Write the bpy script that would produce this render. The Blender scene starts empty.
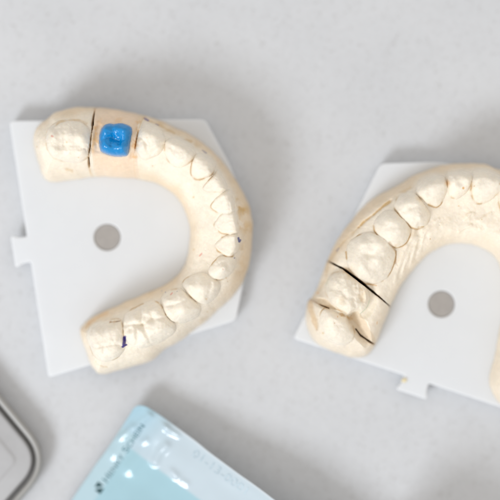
import bpy, bmesh, math, random
import numpy as np
from mathutils import Vector

# 1 Blender unit = 1 cm.  All modelling below is done in mm and divided by 10.
MM = 0.1
D_CAM = 450.0            # camera height above the counter, mm
ZF = 19.0                # height of the focus plane (tooth tops), mm
S = 0.25                 # mm per photo pixel on the focus plane
scene = bpy.context.scene
col = scene.collection
rng = np.random.default_rng(7)


def U(px, py, z=ZF):
    """photo pixel -> plan position (mm) for a point that lies z mm above the counter"""
    f = S * (D_CAM - z) / (D_CAM - ZF)
    return ((px - 250.0) * f, (250.0 - py) * f)


def UP(pts, z=ZF):
    return np.array([U(p[0], p[1], z) for p in pts])


# ------------------------------------------------------------------ helpers
def tag(o, label=None, cat=None, group=None, kind=None):
    if label: o['label'] = label
    if cat: o['category'] = cat
    if group: o['group'] = group
    if kind: o['kind'] = kind
    return o


def empty(name, loc=(0, 0, 0)):
    o = bpy.data.objects.new(name, None)
    o.empty_display_size = 0.5
    o.location = loc
    col.objects.link(o)
    return o


def link_mesh(name, me, mat, parent=None, loc=(0, 0, 0)):
    o = bpy.data.objects.new(name, me)
    col.objects.link(o)
    if mat: me.materials.append(mat)
    o.location = loc
    if parent:
        o.parent = parent
    return o


def spline(pts, closed=True, n=6):
    p = np.asarray(pts, float)
    N = len(p)
    out = []
    rngi = range(N) if closed else range(N - 1)
    for i in rngi:
        if closed:
            p0, p1, p2, p3 = p[(i - 1) % N], p[i], p[(i + 1) % N], p[(i + 2) % N]
        else:
            p0, p1, p2, p3 = p[max(i - 1, 0)], p[i], p[i + 1], p[min(i + 2, N - 1)]
        for k in range(n):
            t = k / n
            out.append(0.5 * ((2 * p1) + (-p0 + p2) * t + (2 * p0 - 5 * p1 + 4 * p2 - p3) * t * t
                              + (-p0 + 3 * p1 - 3 * p2 + p3) * t ** 3))
    if not closed:
        out.append(p[-1])
    return np.array(out)


def dist_line(X, Y, pts):
    best = np.full(X.shape, 1e9)
    for a, b in zip(pts[:-1], pts[1:]):
        dx, dy = b - a
        L = dx * dx + dy * dy + 1e-12
        t = np.clip(((X - a[0]) * dx + (Y - a[1]) * dy) / L, 0, 1)
        d = (X - a[0] - t * dx) ** 2 + (Y - a[1] - t * dy) ** 2
        np.minimum(best, d, out=best)
    return np.sqrt(best)


def inside(X, Y, pts):
    c = np.zeros(X.shape, bool)
    n = len(pts)
    for i in range(n):
        x1, y1 = pts[i]
        x2, y2 = pts[(i + 1) % n]
        if y1 == y2: continue
        cond = (Y > min(y1, y2)) & (Y <= max(y1, y2))
        xi = x1 + (Y - y1) * (x2 - x1) / (y2 - y1)
        c ^= cond & (X < xi)
    return c


def sdf(X, Y, pts):
    d = dist_line(X, Y, np.vstack([pts, pts[:1]]))
    return np.where(inside(X, Y, pts), d, -d)


_tab = rng.random((256, 256))


def vnoise(x, y, scale, seed=0):
    x = x / scale + seed * 17.31 + 1000
    y = y / scale + seed * 9.77 + 1000
    xi = np.floor(x).astype(int); yi = np.floor(y).astype(int)
    fx = x - xi; fy = y - yi
    fx = fx ** 3 * (fx * (fx * 6 - 15) + 10); fy = fy ** 3 * (fy * (fy * 6 - 15) + 10)
    g = lambda a, b: _tab[a & 255, b & 255]
    return ((g(xi, yi) * (1 - fx) + g(xi + 1, yi) * fx) * (1 - fy)
            + (g(xi, yi + 1) * (1 - fx) + g(xi + 1, yi + 1) * fx) * fy) * 2 - 1


def fbm(x, y, scale, octs=4, seed=0, gain=0.5):
    a, s, out = 1.0, scale, 0
    for o in range(octs):
        out = out + a * vnoise(x, y, s, seed + o * 3.7)
        a *= gain; s *= 0.5
    return out


def smax(a, b, k):
    h = np.clip(0.5 + 0.5 * (a - b) / k, 0, 1)
    return b * (1 - h) + a * h + k * h * (1 - h)


def sstep(a, b, x):
    t = np.clip((x - a) / (np.asarray(b) - a), 0, 1)
    return t * t * (3 - 2 * t)


# ------------------------------------------------------------------ materials
def new_mat(name):
    m = bpy.data.materials.new(name)
    m.use_nodes = True
    nt = m.node_tree
    return m, nt, nt.nodes['Principled BSDF']


def N(nt, kind, **kw):
    n = nt.nodes.new(kind)
    for k, v in kw.items():
        setattr(n, k, v)
    return n


def noise_node(nt, scale, detail=4, rough=0.55, coord='Object'):
    tc = N(nt, 'ShaderNodeTexCoord')
    nz = N(nt, 'ShaderNodeTexNoise')
    nz.inputs['Scale'].default_value = scale
    nz.inputs['Detail'].default_value = detail
    nz.inputs['Roughness'].default_value = rough
    nt.links.new(tc.outputs[coord], nz.inputs['Vector'])
    return nz


def mat_stone():
    m, nt, b = new_mat('dental_stone')
    at = N(nt, 'ShaderNodeAttribute', attribute_name='tint')
    nz = noise_node(nt, 9.0, 6, 0.65)
    mr = N(nt, 'ShaderNodeMapRange')
    mr.inputs['To Min'].default_value = 0.94; mr.inputs['To Max'].default_value = 1.05
    mr.inputs['From Min'].default_value = 0.3; mr.inputs['From Max'].default_value = 0.7
    nt.links.new(nz.outputs['Fac'], mr.inputs['Value'])
    mx = N(nt, 'ShaderNodeVectorMath', operation='MULTIPLY')
    nt.links.new(at.outputs['Color'], mx.inputs[0])
    nt.links.new(mr.outputs['Result'], mx.inputs[1])
    nt.links.new(mx.outputs[0], b.inputs['Base Color'])
    b.inputs['Roughness'].default_value = 0.55
    b.inputs['Specular IOR Level'].default_value = 0.35
    b.inputs['Subsurface Weight'].default_value = 0.22
    b.inputs['Subsurface Radius'].default_value = (0.11, 0.08, 0.05)
    b.inputs['Subsurface Scale'].default_value = 1.0
    n2 = noise_node(nt, 45.0, 5, 0.6)
    bp = N(nt, 'ShaderNodeBump')
    bp.inputs['Strength'].default_value = 0.32
    bp.inputs['Distance'].default_value = 0.012
    nt.links.new(n2.outputs['Fac'], bp.inputs['Height'])
    nt.links.new(bp.outputs['Normal'], b.inputs['Normal'])
    return m


def mat_counter():
    m, nt, b = new_mat('quartz_counter')
    base = noise_node(nt, 0.35, 3, 0.5)
    cr = N(nt, 'ShaderNodeValToRGB')
    cr.color_ramp.elements[0].position = 0.3; cr.color_ramp.elements[0].color = (0.592, 0.604, 0.620, 1)
    cr.color_ramp.elements[1].position = 0.7; cr.color_ramp.elements[1].color = (0.632, 0.643, 0.657, 1)
    nt.links.new(base.outputs['Fac'], cr.inputs['Fac'])
    # dark and light quartz grains
    def grains(scale, lo, hi, seed):
        tc = N(nt, 'ShaderNodeTexCoord')
        mp = N(nt, 'ShaderNodeMapping'); mp.inputs['Location'].default_value = (seed, seed * 2, 0)
        v = N(nt, 'ShaderNodeTexVoronoi'); v.inputs['Scale'].default_value = scale
        v.inputs['Randomness'].default_value = 1.0
        nt.links.new(tc.outputs['Object'], mp.inputs['Vector'])
        nz = N(nt, 'ShaderNodeTexNoise'); nz.inputs['Scale'].default_value = scale * 1.5; nz.inputs['Detail'].default_value = 3
        nt.links.new(mp.outputs['Vector'], nz.inputs['Vector'])
        ad = N(nt, 'ShaderNodeMixRGB', blend_type='LINEAR_LIGHT'); ad.inputs['Fac'].default_value = 0.25
        nt.links.new(mp.outputs['Vector'], ad.inputs['Color1']); nt.links.new(nz.outputs['Color'], ad.inputs['Color2'])
        nt.links.new(ad.outputs['Color'], v.inputs['Vector'])
        sep = N(nt, 'ShaderNodeSeparateColor')
        nt.links.new(v.outputs['Color'], sep.inputs['Color'])
        sel = N(nt, 'ShaderNodeMath', operation='GREATER_THAN'); sel.inputs[1].default_value = 0.6
        nt.links.new(sep.outputs['Red'], sel.inputs[0])
        near = N(nt, 'ShaderNodeMapRange'); near.inputs['From Min'].default_value = hi; near.inputs['From Max'].default_value = lo
        nt.links.new(v.outputs['Distance'], near.inputs['Value'])
        mul = N(nt, 'ShaderNodeMath', operation='MULTIPLY')
        nt.links.new(sel.outputs[0], mul.inputs[0]); nt.links.new(near.outputs['Result'], mul.inputs[1])
        mul2 = N(nt, 'ShaderNodeMath', operation='MULTIPLY')
        nt.links.new(mul.outputs[0], mul2.inputs[0]); nt.links.new(sep.outputs['Green'], mul2.inputs[1])
        return mul2
    c = cr.outputs['Color']
    for scale, lo, hi, seed, colr, amt in ((8.0, 0.12, 0.5, 0.0, (0.36, 0.345, 0.335, 1), 0.65),
                                           (10.0, 0.1, 0.5, 3.3, (0.40, 0.395, 0.39, 1), 0.6),
                                           (10.0, 0.1, 0.45, 8.1, (0.80, 0.80, 0.81, 1), 0.5)):
        g = grains(scale, lo, hi, seed)
        f = N(nt, 'ShaderNodeMath', operation='MULTIPLY'); f.inputs[1].default_value = amt
        nt.links.new(g.outputs[0], f.inputs[0])
        mx = N(nt, 'ShaderNodeMixRGB'); mx.inputs['Color2'].default_value = colr
        nt.links.new(f.outputs[0], mx.inputs['Fac']); nt.links.new(c, mx.inputs['Color1'])
        c = mx.outputs['Color']
    nt.links.new(c, b.inputs['Base Color'])
    b.inputs['Roughness'].default_value = 0.42
    b.inputs['Specular IOR Level'].default_value = 0.3
    return m


def mat_simple(name, colr, rough, metal=0.0, spec=0.5, sss=0.0, noise=None, bump=None):
    m, nt, b = new_mat(name)
    b.inputs['Base Color'].default_value = (*colr, 1)
    b.inputs['Roughness'].default_value = rough
    b.inputs['Metallic'].default_value = metal
    b.inputs['Specular IOR Level'].default_value = spec
    if sss:
        b.inputs['Subsurface Weight'].default_value = sss
        b.inputs['Subsurface Radius'].default_value = (0.25, 0.25, 0.25)
        b.inputs['Subsurface Scale'].default_value = 1.0
    if noise:
        sc, amt = noise
        nz = noise_node(nt, sc, 4)
        mr = N(nt, 'ShaderNodeMapRange'); mr.inputs['From Min'].default_value = 0.3; mr.inputs['From Max'].default_value = 0.7
        mr.inputs['To Min'].default_value = 1 - amt; mr.inputs['To Max'].default_value = 1 + amt
        nt.links.new(nz.outputs['Fac'], mr.inputs['Value'])
        mx = N(nt, 'ShaderNodeVectorMath', operation='MULTIPLY'); mx.inputs[0].default_value = colr
        nt.links.new(mr.outputs['Result'], mx.inputs[1])
        nt.links.new(mx.outputs[0], b.inputs['Base Color'])
    if bump:
        sc, st, dist = bump
        nz = noise_node(nt, sc, 4)
        bp = N(nt, 'ShaderNodeBump'); bp.inputs['Strength'].default_value = st; bp.inputs['Distance'].default_value = dist
        nt.links.new(nz.outputs['Fac'], bp.inputs['Height'])
        nt.links.new(bp.outputs['Normal'], b.inputs['Normal'])
    return m


M_STONE = mat_stone()
M_COUNTER = mat_counter()
M_PLATE = mat_simple('white_acetal', (0.715, 0.735, 0.755), 0.45, spec=0.35, sss=0.35, noise=(1.2, 0.012))
M_DISC = mat_simple('dull_steel', (0.385, 0.362, 0.34), 0.55, metal=0.25, noise=(6, 0.05))
M_WAX = mat_simple('blue_wax', (0.0, 0.235, 0.58), 0.05, spec=0.5, sss=0.0, noise=(12, 0.05), bump=(24, 0.25, 0.02))
M_TRAY = mat_simple('satin_steel', (0.45, 0.45, 0.455), 0.5, metal=0.5, noise=(3, 0.03))
M_RIM = mat_simple('rim_steel', (0.36, 0.355, 0.34), 0.5, metal=0.5, noise=(3, 0.03))
M_TRAYDARK = mat_simple('groove_shade', (0.23, 0.225, 0.22), 0.35, noise=(5, 0.1))  # shade inside the tin's groove, put into the colour
M_LOGO = mat_simple('dark_teal_ink', (0.02, 0.075, 0.085), 0.35, noise=(20, 0.1))
M_INK = mat_simple('teal_ink', (0.085, 0.21, 0.25), 0.35, noise=(20, 0.1))
M_INKFAINT = mat_simple('faint_stamp_ink', (0.44, 0.55, 0.61), 0.3, noise=(14, 0.2))
M_CARTON = mat_simple('white_carton', (0.72, 0.72, 0.72), 0.6, noise=(3, 0.03))

CREAM = np.array([0.875, 0.803, 0.680])
GUM = np.array([0.870, 0.785, 0.652])
TAN = np.array([0.790, 0.630, 0.435])
BROWN = np.array([0.42, 0.22, 0.07])
ORANGE = np.array([0.72, 0.42, 0.16])
DARK = np.array([0.10, 0.06, 0.03])
PURPLE = np.array([0.05, 0.03, 0.22])
PINK = np.array([0.80, 0.30, 0.22])
NAVY = np.array([0.04, 0.06, 0.25])
OCHRE = np.array([0.64, 0.42, 0.17])
GREEN = np.array([0.45, 0.72, 0.55])


def grid_mesh(name, X, Y, H, keep, rgb, normals, mat, parent, zshift=0.0, origin=(0, 0, 0)):
    """turn the kept cells of a height grid into one mesh object"""
    ny, nx = X.shape
    jj, ii = np.nonzero(keep)
    v00 = jj * nx + ii
    quads = np.stack([v00, v00 + 1, v00 + nx + 1, v00 + nx], 1)
    used, inv = np.unique(quads.ravel(), return_inverse=True)
    co = np.stack([X.ravel()[used], Y.ravel()[used], H.ravel()[used] + zshift], 1) * MM - np.array(origin)
    me = bpy.data.meshes.new(name)
    nf = len(quads)
    me.vertices.add(len(co)); me.vertices.foreach_set('co', co.astype(np.float32).ravel())
    me.loops.add(nf * 4); me.loops.foreach_set('vertex_index', inv.astype(np.int32).ravel())
    me.polygons.add(nf)
    me.polygons.foreach_set('loop_start', (np.arange(nf) * 4).astype(np.int32))
    me.polygons.foreach_set('loop_total', np.full(nf, 4, np.int32))
    me.update(calc_edges=True)
    me.polygons.foreach_set('use_smooth', np.ones(nf, bool))
    if rgb is not None:
        at = me.attributes.new('tint', 'FLOAT_COLOR', 'POINT')
        c = np.ones((len(used), 4), np.float32); c[:, :3] = rgb.reshape(-1, 3)[used]
        at.data.foreach_set('color', c.ravel())
    if normals is not None:
        me.normals_split_custom_set_from_vertices(normals.reshape(-1, 3)[used].tolist())
    me.validate()
    return link_mesh(name, me, mat, parent)


# ------------------------------------------------------------------ the stone casts
def build_cast(root, spec, step=0.14):
    out = spline(spec['outline'], True, 5)
    lo = out.min(0) - 1.0; hi = out.max(0) + 1.0
    xs = np.arange(lo[0], hi[0], step); ys = np.arange(lo[1], hi[1], step)
    X, Y = np.meshgrid(xs, ys)
    seed = spec['seed']
    # wobble the wall a little so that the trimmed edge is not a perfect curve
    t = sdf(X, Y, out) + 0.2 * fbm(X, Y, 5.0, 4, seed + 1)
    mid = spline(spec['midline'], False, 8)
    da = dist_line(X, Y, mid)
    tp = np.maximum(t, 0)
    H = 4.7 + 9.2 * (1 - np.exp(-tp / 0.75)) + np.minimum(t, 0) * 9
    H += 2.6 * sstep(0.2, 5.2, t) + 3.3 * np.exp(-(da / 4.2) ** 2) * sstep(0.3, 3.0, t)
    H += (0.16 * fbm(X, Y, 5.0, 4, seed + 2) + 0.05 * fbm(X, Y, 0.9, 3, seed + 5)) * sstep(0, 1, t)
    rgb = np.empty(X.shape + (3,))
    rgb[:] = GUM
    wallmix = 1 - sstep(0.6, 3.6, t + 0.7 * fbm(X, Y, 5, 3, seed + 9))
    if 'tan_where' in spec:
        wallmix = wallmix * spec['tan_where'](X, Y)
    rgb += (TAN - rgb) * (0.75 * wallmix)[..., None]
    label = np.full(X.shape, -1)

    def paint(c, w):
        np.add(rgb, (c - rgb) * np.clip(w, 0, 1)[..., None], out=rgb)

    for k, (pts, depth, width) in enumerate(spec.get('rugae', ())):
        d = dist_line(X, Y, spline(UP(pts), False, 6)) + 0.25 * vnoise(X, Y, 2.0, seed + k)
        H += depth * np.exp(-(d / width) ** 2)
    for fn in spec.get('pre', ()):
        H = fn(X, Y, H, t)
    G = H.copy()
    crease = np.zeros(X.shape); cst = np.zeros(X.shape)
    local = []
    for k, T in enumerate(spec['teeth']):
        pts = spline(T['o'], True, 6)
        a = pts.min(0) - 2.5; b = pts.max(0) + 2.5
        i0, i1 = np.searchsorted(xs, [a[0], b[0]]); j0, j1 = np.searchsorted(ys, [a[1], b[1]])
        sl = (slice(j0, j1), slice(i0, i1))
        x, y = X[sl], Y[sl]
        d = sdf(x, y, pts) + T.get('grow', 0.1) + 0.16 * fbm(x, y, 2.2, 3, seed + 20 + k)
        w = T.get('w', 2.2); h = T.get('h', 5.0); p = T.get('p', 1.9)
        u = np.clip(d / w, 0, 1)
        z = G[sl] - 0.35 + (h - 2.25) * (1 - (1 - u) ** p) ** (1 / p) + np.minimum(d, 0) * 5
        cx, cy = pts.mean(0)
        gx, gy = T.get('tilt', (0, 0))
        z += ((x - cx) * gx + (y - cy) * gy) * sstep(0, 1, u)
        for q in T.get('c', ()):
            qx, qy = U(q[0], q[1]); r = q[3] * S
            z += q[2] * np.exp(-((x - qx) ** 2 + (y - qy) ** 2) / r ** 2)
        for g, dep, wid in T.get('g', ()):
            gl = spline(UP(g), False, 5)
            dg = dist_line(x, y, gl) + 0.12 * vnoise(x, y, 0.8, seed + k)
            z -= dep * np.exp(-(dg / wid) ** 2)
            gs = T.get('gs', 0.25)
            w_ = gs * np.exp(-(dg / 0.22) ** 2) * sstep(-0.2, 0.5, fbm(x, y, 1.6, 2, seed + 50 + k))
            rgb[sl] += (OCHRE - rgb[sl]) * w_[..., None]
        z += T.get('rd', 0.11) * (0.5 - np.abs(vnoise(x, y, 1.9, seed + 35 + k)) - 0.5 * np.abs(vnoise(x, y, 0.9, seed + 36 + k))) * sstep(0, 0.8, d)
        z += 0.62 * T.get('n', 0.16) * fbm(x, y, 2.8, 4, seed + 30 + k, 0.48)
        Hs = H[sl]
        dom = (z > Hs) & (d > -0.3)
        bl = 0.0
        if 'smask' in T:        # cheek side of the tooth runs smoothly into the stone
            sx, sy = T['smask']; nn = math.hypot(sx, sy)
            bl = sstep(0.1, 0.8, -((x - cx) * sx + (y - cy) * sy) / nn / (np.hypot(x - cx, y - cy) + 1e-6))
        H[sl] = smax(Hs, z, T.get('k', 0.3) + 1.0 * bl)
        label[sl] = np.where(dom, k, label[sl])
        # thin margin line, broken up: separator residue in the crevice
        br = sstep(-0.15, 0.55, fbm(x, y, 2.4, 2, seed + 70 + k) + T.get('sb', 0.0))
        if 'smask' in T:
            sx, sy = T['smask']; nn = math.hypot(sx, sy)
            dirw = ((x - cx) * sx + (y - cy) * sy) / nn / (np.hypot(x - cx, y - cy) + 1e-6)
            br = br * sstep(-0.35, 0.25, dirw)
        cr = np.exp(-((d - T.get('grow', 0.1)) / 0.19) ** 2)
        local.append((sl, d, cr * br * T.get('s', 0.5)))
        wt = T.get('white', 1.0)
        m = sstep(-0.2 - 1.0 * bl, 0.6 + 0.8 * bl, d) * wt
        colr = np.array(T.get('col', CREAM))
        rgb[sl] += (colr - rgb[sl]) * m[..., None]
    for k, (sl, d, c) in enumerate(local):
        cov = np.full(X.shape, -9.0)
        for j, (sj, dj, _) in enumerate(local):
            if j != k: cov[sj] = np.maximum(cov[sj], dj)
        c = c * (1 - sstep(0.25, 0.55, cov[sl]))
        crease[sl] = np.maximum(crease[sl], c)
    H -= 0.2 * crease
    paint(OCHRE, crease * 0.85); paint(BROWN, crease ** 2 * 0.4)

    for pts, depth, width, c, st in spec.get('lines', ()):
        dl = dist_line(X, Y, spline(UP(pts), False, 6)) + 0.18 * vnoise(X, Y, 1.3, seed + 3)
        br = sstep(-0.5, 0.3, fbm(X, Y, 2.5, 3, seed + 44))
        H -= depth * np.exp(-(dl / width) ** 2)
        paint(np.array(c), st * br * np.exp(-(dl / (width * 0.9)) ** 2))
    # small casting pits and nodules
    r2 = np.random.default_rng(seed)
    for k in range(spec.get('pits', 170)):
        jx = r2.integers(0, X.shape[1]); jy = r2.integers(0, X.shape[0])
        if t[jy, jx] < 1.5: continue
        r = r2.uniform(0.12, 0.3); s = r2.choice([-1, -1, 1]) * r2.uniform(0.05, 0.16)
        n = int(3 * r / step) + 1
        sl = (slice(max(jy - n, 0), jy + n + 1), slice(max(jx - n, 0), jx + n + 1))
        g = np.exp(-((X[sl] - X[jy, jx]) ** 2 + (Y[sl] - Y[jy, jx]) ** 2) / r ** 2)
        H[sl] += s * g
        if s < 0 and r2.random() < 0.35:
            rgb[sl] += (OCHRE - rgb[sl]) * (0.55 * g)[..., None]
    # scratches from the wax knife
    for k in range(spec.get('scratches', 26)):
        jx = r2.integers(0, X.shape[1]); jy = r2.integers(0, X.shape[0])
        if t[jy, jx] < 2.0: continue
        an = r2.uniform(0, math.pi); L = r2.uniform(1.0, 3.5)
        p = np.array([X[jy, jx], Y[jy, jx]]); q = p + L * np.array([math.cos(an), math.sin(an)])
        n = int((L + 0.6) / step)
        sl = (slice(max(jy - n, 0), jy + n), slice(max(jx - n, 0), jx + n))
        dl = dist_line(X[sl], Y[sl], np.array([p, q]))
        H[sl] -= 0.07 * np.exp(-(dl / 0.13) ** 2)
    for c, pts, width, st in spec.get('strokes', ()):          # coloured marks left by pencils and wax
        P = UP(pts)
        dl = dist_line(X, Y, P if len(P) > 1 else np.vstack([P, P + 0.01]))
        dl = dl + 0.25 * width * fbm(X, Y, 0.8, 2, seed + 60)
        paint(np.array(c), st * (1 - sstep(width * 0.6, width * 1.25, dl)))
    for c, px, py, r, st in spec.get('blots', ()):
        qx, qy = U(px, py); r = r * S
        g = np.exp(-((X - qx) ** 2 + (Y - qy) ** 2) / r ** 2)
        paint(np.array(c), st * g * sstep(-0.7, 0.5, fbm(X, Y, 1.8, 3, seed + 61)))
    # saw cuts right through the stone
    for pts, widths, zb, stain, ccol in spec.get('cuts', ()):
        P = UP(pts)
        best = np.full(X.shape, 1e9); wl = np.zeros(X.shape)
        for a, b, wa, wb in zip(P[:-1], P[1:], widths[:-1], widths[1:]):
            dx, dy = b - a; L = dx * dx + dy * dy
            u = np.clip(((X - a[0]) * dx + (Y - a[1]) * dy) / L, 0, 1)
            dd = np.hypot(X - a[0] - u * dx, Y - a[1] - u * dy)
            mk = dd < best
            best = np.where(mk, dd, best); wl = np.where(mk, wa + (wb - wa) * u, wl)
        best = best + 0.06 * vnoise(X, Y, 1.1, seed + 5)
        m = np.exp(-(best / np.maximum(wl, 0.02)) ** 4) * (t > -0.1)
        H = H + (np.minimum(zb, H) - H) * m
        paint(BROWN, 0.5 * stain * np.exp(-(best / (wl + 0.3)) ** 2) * sstep(-0.5, 0.4, fbm(X, Y, 2, 2, seed + 8)))
        paint(np.array(ccol), stain * m)
    for fn in spec.get('post', ()):
        H = fn(X, Y, H, t, paint)
    rgb *= (1 + 0.035 * fbm(X, Y, 3.0, 4, seed + 90))[..., None]
    rgb = np.clip(rgb, 0.01, 0.92)
    gy, gx = np.gradient(H, step)
    nrm = np.stack([-gx, -gy, np.ones_like(gx)], -1)
    nrm /= np.linalg.norm(nrm, axis=-1, keepdims=True)
    ty, tx = np.gradient(t, step)
    g2 = np.maximum(tx * tx + ty * ty, 0.3)
    out_ = t < 0
    X = np.where(out_, X - t * tx / g2, X); Y = np.where(out_, Y - t * ty / g2, Y)
    H = np.where(out_, 5.03, np.maximum(H, 5.03))
    cellmax = np.maximum.reduce([t[:-1, :-1], t[1:, :-1], t[:-1, 1:], t[1:, 1:]])
    kept = cellmax > 0
    lab = label[:-1, :-1]
    seg = spec['segment'](X, Y)[:-1, :-1]
    ox, oy, oz = root.location
    segs = {}
    for sid, (nm, lb) in spec['segments'].items():
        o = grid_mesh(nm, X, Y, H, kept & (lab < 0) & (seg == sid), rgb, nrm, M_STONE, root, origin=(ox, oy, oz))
        if lb: o['label'] = lb
        segs[sid] = o
    for k, T in enumerate(spec['teeth']):
        o = grid_mesh('tooth', X, Y, H, kept & (lab == k), rgb, nrm, M_STONE, segs[T.get('seg', 0)], origin=(ox, oy, oz))
        if 'lb' in T: o['label'] = T['lb']
    return X, Y, H


def split_pts(s):
    v = [float(q) for q in s.replace(';', ' ').replace(',', ' ').split()]
    return list(zip(v[0::2], v[1::2]))


# ---- left cast (lower arch with the blue wax crown)
L_OUT = UP(split_pts("31.5,142; 33,131; 38,124; 45,118.5; 52,112; 62,108.5; 72,106.3; 91,106; 106,107; 120,109 141,113.6 165,122 189,133 207,146 222,160 "
                     "237,180 247.5,201 252,219 252.6,237 248.5,266 239.5,287 223,306 202,325 181,341 "
                     "165,350.5 150,362 129,369 102,375.6 93,371.5 85.5,357 80.4,341 79,333 80,328 87,320 "
                     "103,312 120,304.5 150,291.5 171,280 184.5,263.5 189,245 189.6,231 188.5,222 181.5,204.5 172.5,194 "
                     "156,183 135,178 120,176.5 87,177 64,180 48,181 40,174.5 36,161"), 10)
WAX_O = UP(split_pts("98.4,140.4 99.2,132.4 103.2,125.2 112,123 124.8,123.6 130.9,126.8 132,134 130.4,145.2 128,154 "
                     "123.2,156.4 113.6,156.4 102.4,152.4 99.2,147.6"))


def left_moat(X, Y, H, t):
    d = sdf(X, Y, spline(WAX_O, True, 6))
    wob = 0.3 * fbm(X, Y, 2.0, 3, 14)
    side = np.exp(-((dist_line(X, Y, spline(UP([(98, 126), (96.0, 138), (97.5, 150)]), False, 5)) + wob) / 0.7) ** 2) + np.exp(-((dist_line(X, Y, spline(UP([(135.0, 124), (134.4, 140), (131.5, 156)]), False, 5)) + wob) / 0.6) ** 2)
    return H - 0.45 * side - 0.6 * sstep(-0.5, 1.0, d)


def left_moat_stain(X, Y, H, t, paint):
    d = sdf(X, Y, spline(WAX_O, True, 6))
    blk = sstep(0, 0.5, X - U(91, 0)[0]) * sstep(0, 0.5, U(138, 0)[0] - X) * (Y > U(0, 205)[1])
    paint(np.array([0.82, 0.635, 0.465]), blk * (0.5 + 0.35 * np.exp(-((d + 1.2) / 2.4) ** 2)))
    for ln, w_, st in (([(95.0, 127), (95.4, 138), (94.2, 150)], 0.8, .85), ([(137.0, 122), (135.6, 138), (132.6, 156)], 0.65, .8), ([(99, 124), (106, 119.5), (122, 119.5)], 0.6, .3)):
        dd = dist_line(X, Y, spline(UP(ln), False, 5)) + 0.7 * fbm(X, Y, 1.6, 3, 15)
        paint(ORANGE, st * np.exp(-(np.maximum(dd, 0) / w_) ** 2) * sstep(-1.3, 0.5, fbm(X, Y, 1.7, 3, 5)))
    # crown die and last molar block are a touch pinker than the teeth
    return H


def left_seg(X, Y):
    y = U(0, 205)[1]
    a = (X < U(89.5, 0)[0]) & (Y > y)
    b = (X >= U(89.5, 0)[0]) & (X < U(135.5, 0)[0]) & (Y > y)
    return np.where(a, 1, np.where(b, 2, 0))


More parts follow.
